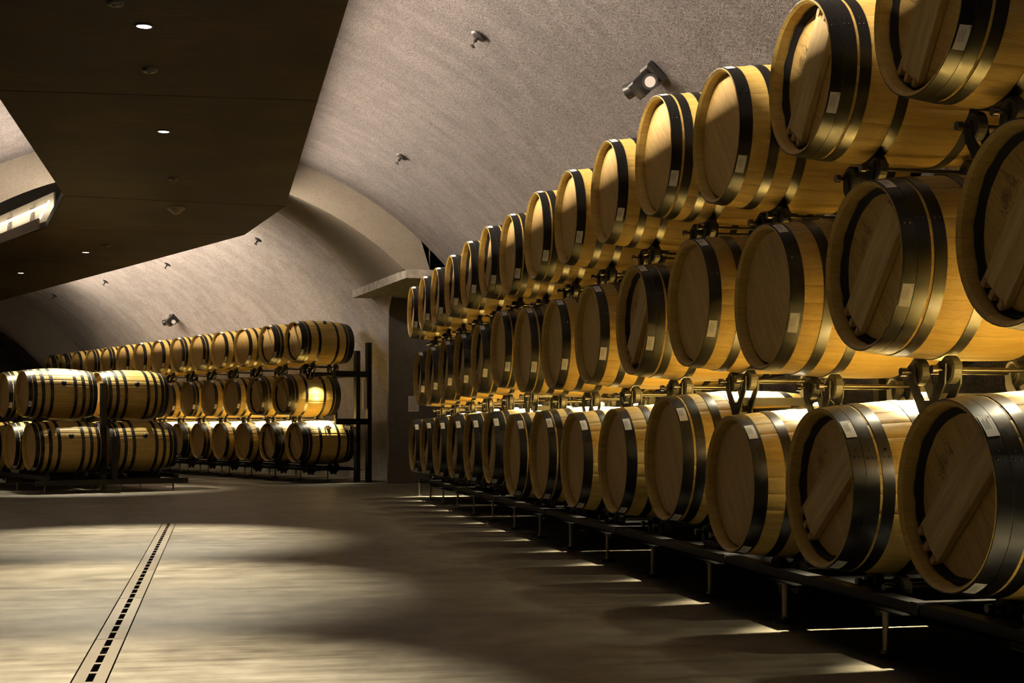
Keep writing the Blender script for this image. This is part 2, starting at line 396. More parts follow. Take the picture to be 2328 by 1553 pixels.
# suspended ceiling ("ceiling" with its panels, fascias, cove upstands and strip lights)
sc = struct(empty('ceiling', (-0.47, 8.0, PZ)), 'dark brown suspended ceiling band following the bend of the cellar')
def rel(p): return (p[0]+0.47, p[1]-8.0, p[2]-PZ)
TH = 0.10; G = 0.006
def pnl(poly):
    cx = sum(p[0] for p in poly)/4; cy = sum(p[1] for p in poly)/4
    mb = MB(); pp = [(x+0.47, y-8.0) for x, y in poly]; c = Vector((cx+0.47, cy-8.0))
    ins = [tuple(Vector(p) + (c-Vector(p)).normalized()*0.012) for p in pp]
    n = 4; vs = [(x, y, 0) for x, y in ins]+[(x, y, 0.008) for x, y in pp]+[(x, y, TH) for x, y in pp]
    mb.add(vs, [(3,2,1,0), (8,9,10,11)]+[(k+i, k+(i+1)%4, k+4+(i+1)%4, k+4+i) for k in (0, 4) for i in range(4)])
    part('panel', mb, M['panel'], sc)
PJ = [(-6.0, -6.0), (0.85, 0.75), (6.05, 5.90), (11.25, 11.06), (16.23, 16.48)]
for (l0, r0), (l1, r1) in zip(PJ[:-1], PJ[1:]):
    pnl([(PXL, l0+G), (PXR, r0+G), (PXR, r1-G), (PXL, l1-G)])
c1r, c1l, c2r, c2l = (PXR, 16.48), (PXL, 16.23), (0.36, 19.02), (-2.21, 18.97)
pnl([(PXL, 16.23+G), (PXR, 16.48+G), (c2r[0], c2r[1]-G), (c2l[0], c2l[1]-G)])
def fp(q, s): p = far(q, s); return (p.x, p.y)
sR = -SA*c2r[0] + CA*c2r[1]; sL = -SA*c2l[0] + CA*c2l[1]   # s of the joint
prev = (c2l, c2r)
for k in range(3):
    e = sR + 4.7*(k+1); nl, nr = fp(PQL, e), fp(PQR, e)
    pnl([(prev[0][0]-SA*G, prev[0][1]+CA*G), (prev[1][0]-SA*G, prev[1][1]+CA*G), (nr[0]+SA*G, nr[1]-CA*G), (nl[0]+SA*G, nl[1]-CA*G)])
    prev = (nl, nr)
sE = sR + 14.1
def upst(x0, y0, x1, y1, zt, name, m_, zb=TH, th=0.02):
    d = Vector((x1-x0, y1-y0)).normalized(); nn = Vector((-d.y, d.x))*th/2
    mb = MB(); mb.prism([(x0+nn.x+0.47, y0+nn.y-8), (x0-nn.x+0.47, y0-nn.y-8), (x1-nn.x+0.47, y1-nn.y-8), (x1+nn.x+0.47, y1+nn.y-8)], zb, zt)
    return part(name, mb, m_, sc)
for x, sg in ((PXR-0.23, 1), (PXL+0.23, -1)):
    upst(x, -5.9, x, 16.3, 0.36, 'cove_upstand', M['reflector'])
    mb = MB(); mb.tube((x+sg*0.024+0.47, -10.3, 0.248), (x+sg*0.024+0.47, 8.2, 0.248), 0.010, 8); part('strip_light', mb, M['covetube'], sc)
p0, p1 = fp(PQR-0.23, sR+.1), fp(PQR-0.23, sE); upst(*p0, *p1, 0.36, 'cove_upstand', M['reflector'])
p0, p1 = fp(PQL+0.22, sL+.05), fp(PQL+0.22, sE); upst(*p0, *p1, 0.50, 'cove_upstand', M['reflector'])
a, b_ = far(PQL+0.13, sL+.08, PZ+0.33), far(PQL+0.13, sE-.2, PZ+0.33)
mb = MB(); mb.tube(rel(a), rel(b_), 0.016, 10); part('strip_light', mb, M['covetube'], sc)
a, b_ = far(PQR-0.208, sR+.3, LZ), far(PQR-0.208, sE-.2, LZ)
mb = MB(); mb.tube(rel(a), rel(b_), 0.012, 8); part('strip_light', mb, M['covetube'], sc)
p0, p1 = fp(PQL+0.004, sL), fp(PQL+0.004, sE); upst(*p0, *p1, 0.13, 'fascia', M['fascia'], 0.0, 0.016)
mb = MB(); mb.tube(rel(far(PQL+0.03, sL+.07, PZ+0.13)), rel(far(PQL+0.15, sL+.05, PZ+0.38)), 0.011, 8); part('strip_light', mb, M['covetube'], sc)
# brackets seen behind the strip
for k in range(5):
    mb = MB(); s_ = sL+0.9+k*1.1
    q0 = far(PQL+0.16, s_, PZ+TH); q1 = far(PQL+0.205, s_+0.09, PZ+0.36)
    mm = Matrix.Translation(Vector(rel(q0))) @ Matrix.Rotation(AL, 4, 'Z')
    mb.box((0, 0, 0), (0.045, 0.05, 0.30), 0, mm); mb.box((-0.10, 0, 0), (0.045, 0.05, 0.02), 0, mm); part('bracket', mb, M['fascia'], sc)

# ------------------------------------------------------------------ barrels
L, RH, RB, NS, TK = 0.90, 0.30, 0.336, 28, 0.027
def R(t): return RB - (RB-RH)*(2*t/L-1)**2
RINGS = [0.0, 0.004, 0.05, 0.075, 0.16, 0.25, 0.35, 0.45, 0.55, 0.65, 0.74, 0.825, 0.85, 0.896, 0.90]
def stave_into(mb, ang, tone):
    h = PI/NS; g = 0.0016
    offs = [(-h, g), (-h*0.90, 0), (-h*0.33, 0), (h*0.33, 0), (h*0.90, 0), (h, g)]
    vs = []; n = len(offs)
    for k, t in enumerate(RINGS):
        r = R(t) - (0.003 if k in (0, len(RINGS)-1) else 0)
        for da, dr in offs: vs.append((t, (r-dr)*math.cos(ang+da), (r-dr)*math.sin(ang+da)))
    mb.add(vs, [(k*n+i, k*n+i+1, k*n+n+i+1, k*n+n+i) for k in range(len(RINGS)-1) for i in range(n-1)], 0, True, tone)
    # joint walls
    # inner face at the chimes and end grain
    for front in (True, False):
        ts = [0.0, 0.012, 0.085] if front else [L, L-0.012, L-0.085]
        rs = [R(0)-0.003, R(0)-0.014, R(0.085)-TK-0.006]
        if True:
            vs2 = []
            for t, kk in zip(ts, (0, 1, 2)):
                r = rs[kk]
                for da in (-h*0.985, 0, h*0.985): vs2.append((t, r*math.cos(ang+da), r*math.sin(ang+da)))
            f = [(0,3,4,1), (1,4,5,2), (3,6,7,4), (4,7,8,5)]
            mb.add(vs2, f, 0, False, tone)
def stave_mesh(tone):
    mb = MB(); stave_into(mb, PI/2, tone); return mb.mesh('stave', M['stave'])
STAVES = [stave_mesh(k/5.0) for k in range(6)]
mb = MB(); rr_ = random.Random(3)
for i in range(NS): stave_into(mb, 2*PI*i/NS, rr_.random())
BODY = mb.mesh('staves', M['stave'])
def hoop_mesh(t0, t1, rivets=True):
    mb = MB(); n = 56
    prof = [(R(t0)-0.001, t0), (R(t0)+0.0028, t0), (R((t0+t1)/2)+0.003, (t0+t1)/2), (R(t1)+0.0028, t1), (R(t1)-0.001, t1)]
    mb.lathe(prof[0:2], n, 0, axis='X', smooth=False); mb.lathe(prof[1:4], n, 0, axis='X'); mb.lathe(prof[3:5], n, 0, axis='X', smooth=False)
    if rivets:
        for dt in (0.3, 0.7):
            for da in (0.0, 0.09):
                t = t0+(t1-t0)*(0.5 if da else dt); a = PI - math.radians(24) - da
                c = Vector((t, (R(t)+0.003)*math.cos(a), (R(t)+0.003)*math.sin(a))); nn = Vector((0, math.cos(a), math.sin(a)))
                mb.tube(c, c+nn*0.003, 0.005, 6, 1, 0.003)
                if da == 0.09: break
    return mb.mesh('hoop', [M['hoop'], M['rivet']])
HP = {'C': [(0.003, .050), (.052, .100), (.112, .156), (.275, .318)],
      'A': [(0.003, .060), (.140, .184), (.270, .314)],
      'B': [(0.003, .055), (.067, .112), (.165, .208), (.275, .318)]}
HOOPS = {k: [hoop_mesh(a, b) for a, b in v] + [hoop_mesh(L-b, L-a, False) for a, b in reversed(v)] for k, v in HP.items()}
NP = 7
def head_planks(rc, t, th=0.018):
    out = []; wd = 2*rc/NP
    for k in range(NP):
        y0, y1 = -rc+k*wd+0.0002, -rc+(k+1)*wd-0.0002
        pts = []; m_ = 8
        ysamp = [y0+(y1-y0)*i/m_ for i in range(m_+1)]
        up = [(y, math.sqrt(max(rc*rc-y*y, 1e-6))) for y in ysamp]; lo = [(y, -z) for y, z in reversed(up)]
        pts = up+lo; n = len(pts)
        cyy = (y0+y1)/2
        ins = [(y+(0.0006 if y < cyy else -0.0006 if y > cyy else 0), z) for y, z in pts]
        vs = [(t, y, z) for y, z in ins]+[(t+0.0006, y, z) for y, z in pts]+[(t+th, y, z) for y, z in pts]
        fs = [tuple(range(n))]+[(q*n+i, q*n+n+i, q*n+n+(i+1)%n, q*n+(i+1)%n) for q in (0, 1) for i in range(n)]+[tuple(range(2*n, 3*n))[::-1]]
        out.append((vs, fs))
    return out
M['headp'] = oak('oak_head_plank', (0.47, 0.31, 0.090), (0.60, 0.42, 0.145), grain=(14, 14, 1.1), tone=0.05)
def head_meshes(rc, t):
    ps = head_planks(rc, t); sep = []; al = MB()
    for k, (vs, fs) in enumerate(ps):
        tn = random.random()
        sep.append(MB().add(vs, fs, 0, False, tn).mesh('head_board', M['headp'])); al.add(vs, fs, 0, False, tn)
    return sep, al.mesh('head', M['headp'])
HEADA = head_meshes(RH-TK-0.001, 0.046)
HEADC = head_meshes(RH-TK-0.003, 0.075)
mb = MB(); n = 48; mb.add([(L-0.05, 0.276*math.cos(2*PI*i/n), 0.276*math.sin(2*PI*i/n)) for i in range(n)], [tuple(range(n))[::-1]])
REAR = mb.mesh('rear_head', M['head'])
# dark wavy-edged ring inside the chime of the crossbar barrels
mb = MB(); n = 96; vs = []; rg = random.Random(11); wob = [0.0]*n
for i in range(n): wob[i] = 0.5*math.sin(i*0.73)+0.4*math.sin(i*1.31+1)+0.3*rg.uniform(-1, 1)
for i in range(n):
    a = 2*PI*i/n; w_ = wob[i]
    for t, r in ((0.051+0.0035*w_, 0.2755), (0.054+0.0035*w_, 0.2690), (0.0735, 0.2630+0.0015*w_), (0.0735, 0.2590+0.002*w_), (0.076, 0.2585+0.002*w_)):
        vs.append((t, r*math.cos(a), r*math.sin(a)))
mb.add(vs, [(5*i+k, 5*i+k+1, 5*((i+1)%n)+k+1, 5*((i+1)%n)+k) for i in range(n) for k in range(4)], 0, True)
DARKRING = mb.mesh('dark_ring', M['darkring'])
# crossbar board (along local z, rotated by the head roll), pegs
mb = MB(); mb.bevbox((-0.078, -0.240, 0.0), (0.078, 0.240, 0.030), 0.003, 0, Matrix(((0,0,-1,0.074),(1,0,0,0),(0,1,0,0),(0,0,0,1))))
M['barz'] = oak('pine_crossbar_board', (0.40, 0.275, 0.095), (0.68, 0.53, 0.23), grain=(10, 10, 0.7), tone=0.05)
BAR = mb.mesh('crossbar', M['barz'])
def peg(y, z):
    mb = MB(); mb.bevbox((0.040, y-0.011, z-0.016), (0.074, y+0.011, z+0.016), 0.003); return mb.mesh('peg', M['peg'])
PEGS = [peg(y, sg*z) for sg in (1, -1) for y, z in ((-0.06, 0.247), (0.0, 0.2525), (0.06, 0.247))]
mb = MB(); mb.lathe([(0.0, 0.030), (0.024, 0.030), (0.031, 0.022), (0.033, -0.004)], 16, 0, (L/2, 0, RB))
BUNG = mb.mesh('bung', M['bung'])
def patch(t0, t1, a0, a1, off, nseg=5):
    mb = MB(); vs = []
    for i in range(nseg+1):
        a = PI-(a0+(a1-a0)*i/nseg)
        for t in (t0, t1): vs.append((t, (R(t)+off)*math.cos(a), (R(t)+off)*math.sin(a)))
    mb.add(vs, [(2*i, 2*i+1, 2*i+3, 2*i+2) for i in range(nseg)], 0, True); return mb
DG = math.radians(1)
def sticker(a, length):
    da = length/RH/2
    st = patch(0.008, 0.047, a-da, a+da, 0.0042).mesh('sticker', M['sticker'])
    pr_ = MB()
    for k in range(4):
        t0 = 0.014+0.0055*k; q = patch(t0, t0+0.0014, a-da*0.35, a+da*(0.72 if k % 2 else 0.5), 0.0048, 4)
        pr_.add(q.v, q.f)
    q = patch(0.040, 0.0430, a+da*0.75, a+da*0.88, 0.0048, 1); pr_.add(q.v, q.f)
    return st, pr_.mesh('print', M['print'])
STK = {('top', 1): sticker(47*DG, 0.085), ('low', 1): sticker(-66*DG, 0.080), ('top', 2): sticker(64*DG, 0.085), ('low', 2): sticker(-27*DG, 0.080),
       ('top', 3): sticker(73*DG, 0.085), ('low', 3): sticker(-33*DG, 0.080)}
# cooper's mark burnt in the head: a script flourish above a round emblem
def stamp_mesh():
    mb = MB(); t = 0.0742
    def ribbon(pts, w0):
        vs = []
        for i, p in enumerate(pts):
            q0 = Vector(pts[max(0, i-1)]); q1 = Vector(pts[min(len(pts)-1, i+1)]); d = (q1-q0).normalized(); nn = Vector((-d.y, d.x))
            ww = w0*(0.6+0.4*math.sin(i*0.9))
            for s_ in (-1, 1): vs.append((t, p[0]+nn.x*ww*s_, p[1]+nn.y*ww*s_))
        mb.add(vs, [(2*i, 2*i+1, 2*i+3, 2*i+2) for i in range(len(pts)-1)])
    ribbon([(0.050*(-1+i/7.0), 0.052+0.006*math.sin(i*1.9)+0.0012*i) for i in range(15)], 0.0013)
    ribbon([(-0.030+0.004*i, 0.035+0.009*i) for i in range(7)], 0.0016)
    ribbon([(-0.045+0.0045*i, 0.040+0.010*math.sin(i*0.75)) for i in range(14)], 0.0010)
    for rr2, w0 in ((0.026, 0.0012), (0.017, 0.0010)):
        ribbon([(rr2*math.cos(2*PI*i/22), -0.005+rr2*1.15*math.sin(2*PI*i/22)) for i in range(23)], w0)
    for k in range(9):
        a = 2*PI*k/9; ribbon([(r*math.cos(a+0.3*(r-0.018)*60), -0.005+r*1.15*math.sin(a+0.3*(r-0.018)*60)) for r in (0.004, 0.009, 0.014)], 0.0016)
    for k in range(12):
        a = 2*PI*k/12; ribbon([(r*math.cos(a), -0.005+r*1.15*math.sin(a)) for r in (0.019, 0.022, 0.0245)], 0.0011)
    ribbon([(-0.024+0.004*i, -0.047+0.003*math.sin(i*2.2)) for i in range(13)], 0.0012)
    return mb.mesh('stamp', M['stamp'])
STAMP = stamp_mesh()

def barrel(loc, rotz, typ, tier, label, group, sep=False, k=1.0, roll=0.0, bar=40.0, bung=95.0, stamp=False, top=True, low=True, name='wine_barrel'):
    # loc = front-face centre of the barrel axis
    c = Vector(loc); ro = empty(name, (c.x, c.y, c.z-RB*k), (0, 0, rotz)); ro.scale = (k, k, k)
    tag(ro, label, 'barrel', group)
    Z = (0, 0, RB); rnd = random.Random(int(c.x*1000)*7+int(c.y*1000)+tier)
    if sep:
        r0 = rnd.random()*2*PI/NS
        for i in range(NS): obj('stave', STAVES[rnd.randrange(6)], ro, Z, (r0+2*PI*i/NS, 0, 0))
    else: obj('body', BODY, ro, Z, (rnd.random()*2*PI, 0, 0))
    hr = bar*DG if typ == 'C' else rnd.uniform(25, 50)*DG*(-1 if rnd.random() < 0.85 else -1)
    HS = HEADC if typ == 'C' else HEADA
    rot_head = (hr+PI/2, 0, 0) if typ == 'C' else (hr, 0, 0)
    if sep:
        for me in HS[0]: obj('head_board', me, ro, Z, rot_head)
    else: obj('head', HS[1], ro, Z, rot_head)
    obj('rear_head', REAR, ro, Z)
    for me in HOOPS[typ]: obj('hoop', me, ro, Z, (rnd.uniform(-0.05, 0.05), 0, 0))
    if typ == 'C':
        obj('dark_ring', DARKRING, ro, Z, (rnd.random()*6, 0, 0)); obj('crossbar', BAR, ro, Z, (hr, 0, 0))
        for me in PEGS: obj('peg', me, ro, Z, (hr, 0, 0))
        if stamp: obj('stamp', STAMP, ro, (0, math.cos(38*DG)*0.165, RB+math.sin(38*DG)*0.165), (stamp-0.0, 0, 0))
    obj('bung', BUNG, ro, Z, ((90-bung)*-DG if False else (90-bung)*DG, 0, 0))
    for key, on in (('top', top), ('low', low)):
        if on:
            s_, p_ = STK[(key, tier)]
            so = obj('sticker', s_, ro, Z, (rnd.uniform(-0.05, 0.05), 0, 0)); obj('print', p_, so)
    return ro

DZ = [(-.008,.009,.003), (-.023,-.008,-.008), (-.046,-.033,-.045), (.045,.024,.042), (.011,.009,.008), (-.008,-.007,-.004), (.007,-.013,.001),
      (-.009,-.005,-.022), (.03,.056,.029), (.021,.023,.021), (.012,.009,.010), (0,-.001,-.008), (-.009,-.018,-.002), (-.018,-.021,-.024)]
DR = [(0,-.006,-.008), (-.001,-.004,-.005), (0,.001,.001), (.011,.004,.008), (-.002,-.005,-.004), (.001,-.001,.001), (.008,0,.010), (.010,.009,.010),
      (-.003,.007,-.003), (-.003,-.007,-.001), (.002,-.008,-.004), (0,-.004,-.005), (-.001,-.003,-.005), (-.004,-.004,-.005)]
TYP = {1: 'CCABAABBCCCCCC', 2: 'CCAACAABBCCCCC', 3: 'CCABAABBCCCCCC'}
XF = {1: 2.2149, 2: 2.2212, 3: 2.2207}; Y0 = {1: 3.928, 2: 3.5737, 3: 4.115}; Z0 = {1: -.2096+.85, 2: .5746+.85, 3: 1.3737+.85}
BARA = {1: [47, 53], 2: [40, 42], 3: [34, 36]}
PITCH = 0.9272
TN = {1: 'bottom', 2: 'middle', 3: 'top'}
HD = {'C': 'crossbar-headed', 'A': 'plain-headed', 'B': 'twin-hooped'}
rb = random.Random(5)
for tier in (1, 2, 3):
    for i in range(14):
        t = TYP[tier][i]
        ba = BARA[tier][i] if i < 2 else rb.uniform(34, 48)
        lab = '%s oak barrel, %s from the viewer in the right rack\'s %s tier' % (HD[t], ORD[i], TN[tier])
        if i == 0: lab = '%s oak barrel, nearest the viewer in the right rack\'s %s tier' % (HD[t], TN[tier])
        if i == 13: lab = '%s oak barrel at the far end of the right rack\'s %s tier' % (HD[t], TN[tier])
        barrel((XF[tier], Y0[tier]+PITCH*i, Z0[tier]+DZ[i][tier-1]), 0, t, tier, lab, 'barrels on the right rack', sep=i < 7, k=(0.3+DR[i][tier-1])/0.3,
               bar=ba, stamp=(0.35 if i < 5 else False))

# left rack in the far bay
LX = far(9.42, 18.88)
LZs = {1: .605, 2: 1.335, 3: 2.135}; LO = {1: 0.0, 2: 0.46, 3: 0.03}
LTY = {1: 'CCAABCABAABBCC', 2: 'CCAABABAABBACC', 3: 'CCAABBAAABBACC'}
for tier in (1, 2, 3):
    for i in range(14):
        t = LTY[tier][i]; p = far(9.42, 18.88+LO[tier]+PITCH*i, LZs[tier])
        lab = '%s oak barrel, %s from the right end of the far rack\'s %s tier' % (HD[t], ORD[i], TN[tier])
        if i == 0: lab = 'oak barrel at the right end of the far rack\'s %s tier, side visible' % TN[tier]
        barrel(p, AL, t, tier, lab, 'barrels on the far left rack', bar=-32, bung={1: 46, 2: 58, 3: 60}[tier], top=i < 8 and tier > 1)
# low island rack in front of it
for tier, z, ds in ((1, .59, -.30), (2, 1.28, 0.0)):
    for i in range(5):
        for side, q in (('left', 5.22), ('right', 6.20)):
            p = far(q, 18.28+ds+0.88*i, z)
            lab = '%s oak barrel in the island rack\'s %s row, %s column' % (ORD[i] if i else 'front', 'upper' if tier == 2 else 'lower', side)
            barrel(p, AL, 'B' if i == 0 else 'ABA'[i % 3], tier, lab, 'barrels on the low island rack', bung=24, top=False, name='wine_barrel')

# ------------------------------------------------------------------ racks
def roller_mesh():
    mb = MB(); mb.lathe([(0.0, -0.02), (0.030, -0.02), (0.034, -0.017), (0.043, -0.02), (0.050, -0.014), (0.050, 0.014), (0.043, 0.02), (0.034, 0.017), (0.030, 0.02), (0.0, 0.02)], 20, 0, axis='X', smooth=False)
    mb.lathe([(0.0, -0.032), (0.013, -0.032), (0.013, 0.032), (0.0, 0.032)], 10, 1, axis='X')
    return mb.mesh('roller', [M['rubber'], M['rod']])
ROLLER = roller_mesh()
def fork_mesh(hy=0.11, dn=0.17):
    # Y-shaped plate carrying two rollers, seen along x
    mb = MB(); th = 0.006
    out = [(-hy-0.022, 0.02), (-hy+0.016, 0.02), (-hy+0.030, -0.04), (-0.022, -dn+0.065), (0.022, -dn+0.065), (hy-0.030, -0.04), (hy-0.016, 0.02), (hy+0.022, 0.02),
           (hy+0.016, -0.05), (0.045, -dn+0.01), (0.035, -dn-0.02), (-0.035, -dn-0.02), (-0.045, -dn+0.01), (-hy-0.016, -0.05)]
    for x in (-0.033, 0.027):
        n = len(out); vs = [(x, y, z) for y, z in out]+[(x+th, y, z) for y, z in out]
        # split in quads so the concave outline stays clean
        idx = [(0,1,2,13), (13,2,3,12), (12,3,4,9), (9,4,5,8), (8,5,6,7), (12,9,10,11)]
        fs = [tuple(reversed(f)) for f in idx]+[tuple(i+n for i in f) for f in idx]+[(i, (i+1)%n, n+(i+1)%n, n+i) for i in range(n)]
        mb.add(vs, fs)
    mb.tube((-0.033, 0, -dn+0.015), (0.033, 0, -dn+0.015), 0.012, 8)
    return mb.mesh('roller_bracket', M['steel'])
FORK = fork_mesh(); FORK1 = fork_mesh(0.11, 0.10)
def axle_mesh():
    mb = MB(); mb.tube((-0.06, 0, 0), (0.44, 0, 0), 0.008, 10); mb.tube((-0.075, 0, 0), (-0.055, 0, 0), 0.016, 8); return mb.mesh('axle', M['rod'])
AXLE = axle_mesh()
def rib_mesh():
    mb = MB(); mb.box((0.0, -0.02, -0.02), (0.40, 0.02, 0.02)); return mb.mesh('cross_rail', M['steel'])
RAIL = rib_mesh()
def foot_mesh():
    mb = MB(); mb.tube((0, 0, 0.012), (0, 0, 0.19), 0.011, 10, 1); mb.lathe([(0.0, 0.014), (0.02, 0.014), (0.05, 0.006), (0.052, 0.0)], 18, 0)
    mb.tube((0, 0, 0.165), (0, 0, 0.18), 0.02, 6, 1); mb.tube((0, 0, 0.012), (0, 0, 0.026), 0.018, 6, 1)
    return mb.mesh('levelling_foot', [M['rubber'], M['foot']])
FOOT = foot_mesh()
LIGHT_BLOCK = MB().bevbox((0, -0.452, 0), (0.84, 0.452, 0.006), 0.002).mesh('light_block_plate', plain('matt_black_blocker', (0.004, 0.0037, 0.0033), 0.95, spec=0.02))  # plate added under the bottom tier to block rack-lamp light on the floor
HY = 0.11; DROP = math.sqrt((RB+0.052)**2-HY**2)
def rack(label, base, rotz, tiers, ncol, zc, offs, dzf, yfeet, posts, group=None, detail=99, xq=(0.29, 0.68)):
    ro = tag(empty('barrel_rack', base, (0, 0, rotz)), label, 'rack', group)
    ylen = PITCH*(ncol-1)
    for t in tiers:
        for i in range(ncol):
            y = offs[t]+PITCH*i; z = zc[t]+dzf(i, t)-DROP
            for x in xq:
                br = obj('roller_bracket', FORK if t > 1 else FORK1, ro, (x, y, z))
                for s_ in (-1, 1): obj('roller', ROLLER, br, (0, s_*HY, 0))
            if i < detail:
                for s_ in (-1, 1): obj('axle', AXLE, ro, (xq[0], y+s_*HY, z))
                if t > 1: obj('cross_rail', RAIL, ro, (xq[0], y, z-0.10))
    for x in (0.19, 0.74):
        mb = MB(); mb.box((x-0.035, -0.45, 0.185), (x+0.035, ylen+0.45, 0.235)); part('base_beam', mb, M['steel'], ro)
    for i in range(ncol):
        obj('light_block_plate', LIGHT_BLOCK, ro, (0.11, PITCH*i, 0.19))
    for t in tiers:
        if t == 1: continue
        zb = zc[t]-DROP-0.135
        mb = MB(); mb.box((xq[1]+0.045, -0.45, zb-0.03), (xq[1]+0.065, ylen+0.5, zb+0.03)); part('beam', mb, M['steel'], ro)
        mb = MB(); mb.box((xq[0]+0.10, -0.45, zb-0.012), (xq[0]+0.115, ylen+0.5, zb+0.022)); part('beam', mb, M['steel'], ro)
    for y in yfeet:
        for x in (0.19, 0.74): obj('levelling_foot', FOOT, ro, (x, y, 0))
    zt = zc[max(tiers)]-0.02
    for y in posts:
        mb = MB(); mb.box((0.945, y-0.03, 0.185), (0.985, y+0.03, zt)); part('post', mb, M['steel'], ro)
        mb = MB(); mb.box((0.15, y-0.025, 0.19), (0.985, y+0.025, 0.24)); part('base_rail', mb, M['steel'], ro)
        for t in tiers:
            if t > 1:
                zb = zc[t]-DROP-0.135; mb = MB(); mb.box((xq[1]+0.04, y-0.02, zb-0.03), (0.985, y+0.02, zb+0.03)); part('arm', mb, M['steel'], ro)
    return ro
R1 = rack('black steel roller rack with threaded feet carrying the long right row of barrels', (2.2149, 3.928, 0), 0, (1, 2, 3), 14, Z0,
     {1: 0.0, 2: Y0[2]-Y0[1], 3: Y0[3]-Y0[1]}, lambda i, t: DZ[i][t-1]-(DR[i][t-1])*1.1, [0.75-PITCH+PITCH*i for i in range(15)], [PITCH*(0.5+2*i) for i in range(-1, 7)])
LAMP = MB().lathe([(0.0, 0.035), (0.022, 0.035), (0.030, 0.0), (0.030, -0.004), (0.026, -0.002)], 14).mesh('rack_lamp', M['fixture'])
LENS = MB().lathe([(0.0, 0.0), (0.026, -0.001)], 14).mesh('lens', M['lamp'])
for i in range(-1, 14):
    o = obj('rack_lamp', LAMP, R1, (0.45, 0.085+PITCH*i, RACKZ+0.012)); obj('lens', LENS, o)
mb = MB(); mb.box((0.435, -1.2, RACKZ+0.045), (0.465, 13.0, RACKZ+0.06)); part('lamp_rail', mb, M['steel'], R1)
R2 = rack('black steel roller rack along the far left wall, open end frame at its right', (LX.x, LX.y, 0), AL, (1, 2, 3), 14, LZs, LO, lambda i, t: 0.0,
     [0.3+PITCH*i for i in range(14)], [PITCH*(0.5+2*i) for i in range(0, 7)], detail=8)
for i in range(0, 13):
    o = obj('rack_lamp', LAMP, R2, (0.45, PITCH*i, RACKZ-0.018)); obj('lens', LENS, o)
mb = MB(); mb.box((0.435, -0.45, RACKZ+0.015), (0.465, 12.0, RACKZ+0.03)); part('lamp_rail', mb, M['steel'], R2)
# end frame of the left rack
mb = MB(); mb.box((0.79, -0.52, 0.0), (0.86, -0.44, 2.0)); part('end_post', mb, M['steel'], R2)
mb = MB(); mb.box((0.99, -0.52, 0.0), (1.06, -0.44, 2.13)); part('end_post', mb, M['steel'], R2)
for z in (1.60, 0.88):
    mb = MB(); mb.box((0.45, -0.51, z), (1.06, -0.45, z+0.09)); part('end_rail', mb, M['steel'], R2)
mb = MB(); mb.box((0.925, -0.50, 1.12), (0.985, -0.47, 1.56)); part('lit_wall_strip', mb, M['reflector'], R2)  # pale plate standing in for the lit wall between the posts
# island rack
ib = far(5.22, 18.13)
R3 = tag(empty('island_rack', (ib.x, ib.y, 0), (0, 0, AL)), 'low black two-tier steel rack with stub posts standing in the far aisle', 'rack')
for x0 in (0.0, 0.98):
    for t, z, ds in ((1, .59, -.15), (2, 1.28, .15)):
        for i in range(4):
            y = ds+0.88*i; zz = z-DROP
            for x in (0.20, 0.70):
                br = obj('roller_bracket', FORK1, R3, (x0+x, y, zz))
                for s_ in (-1, 1): obj('roller', ROLLER, br, (0, s_*HY, 0))
for y in (-0.62, 0.7, 2.3):
    mb = MB(); mb.box((-0.05, y-0.03, 0.10), (1.95, y+0.03, 0.17)); part('base_beam', mb, M['steel'], R3)
for x in (0.10, 0.82, 1.10, 1.80):
    mb = MB(); mb.box((x-0.03, -0.62, 0.17), (x+0.03, 3.0, 0.225)); part('beam', mb, M['steel'], R3)
    for y in (-0.5, 0.7, 2.3): obj('levelling_foot', FOOT, R3, (x, y, -0.03))
for x in (0.22, 0.68, 1.20, 1.66):
    mb = MB(); mb.box((x-0.02, -0.2, 0.925), (x+0.02, 3.0, 0.965)); part('beam', mb, M['steel'], R3)
for z0, z1, y in ((0.16, 0.72, -0.62), (0.88, 1.42, -0.22)):
    mb = MB(); mb.box((0.915, y-0.04, z0), (0.985, y+0.04, z1)); part('stub_post', mb, M['steel'], R3)
mb = MB(); mb.box((0.915, -0.24, 0.16), (0.985, -0.20, 0.9)); part('post', mb, M['steel'], R3)

# ------------------------------------------------------------------ small fittings
def downlight(x, y, label, z=PZ):
    o = tag(empty('downlight', (x, y, z)), label, 'downlight', 'downlights in the suspended ceiling')
    mb = MB(); mb.lathe([(0.048, 0.0), (0.060, -0.001), (0.062, -0.006), (0.050, -0.010), (0.047, -0.004)], 24); part('trim_ring', mb, M['trimring'], o)
    mb = MB(); mb.lathe([(0.0, -0.008), (0.03, -0.0085), (0.048, -0.006)], 24); part('lens', mb, M['lamp'], o)
for (x, y), lb in zip(((-0.47, 9.23), (-0.47, 12.49), (-1.93, 21.38), (-3.26, 24.49)),
    ('bright round downlight nearest the viewer in the dark ceiling', 'bright round downlight in the dark ceiling before its bend', 'small bright downlight in the far ceiling, right of the pair', 'small bright downlight in the far ceiling, left of the pair')):
    downlight(x, y, lb)
def disc(x, y, label):
    o = tag(empty('ceiling_sensor', (x, y, PZ)), label, 'sensor', 'dark discs on the suspended ceiling')
    mb = MB(); mb.lathe([(0.0, -0.022), (0.045, -0.022), (0.055, -0.015), (0.058, 0.0)], 24); part('cover', mb, M['fixture'], o)
    mb = MB(); mb.lathe([(0.0, -0.030), (0.014, -0.028), (0.018, -0.022)], 12); part('eye', mb, M['trimring'], o)
disc(-0.49, 10.35, 'dark disc between the two bright downlights of the near ceiling'); disc(-0.46, 14.84, 'dark disc on the ceiling just before the pale dome'); disc(-1.58, 20.5, 'dark disc on the far ceiling beyond the pale dome'); disc(-0.62, 8.75, 'dark disc on the ceiling at the top edge of the picture')
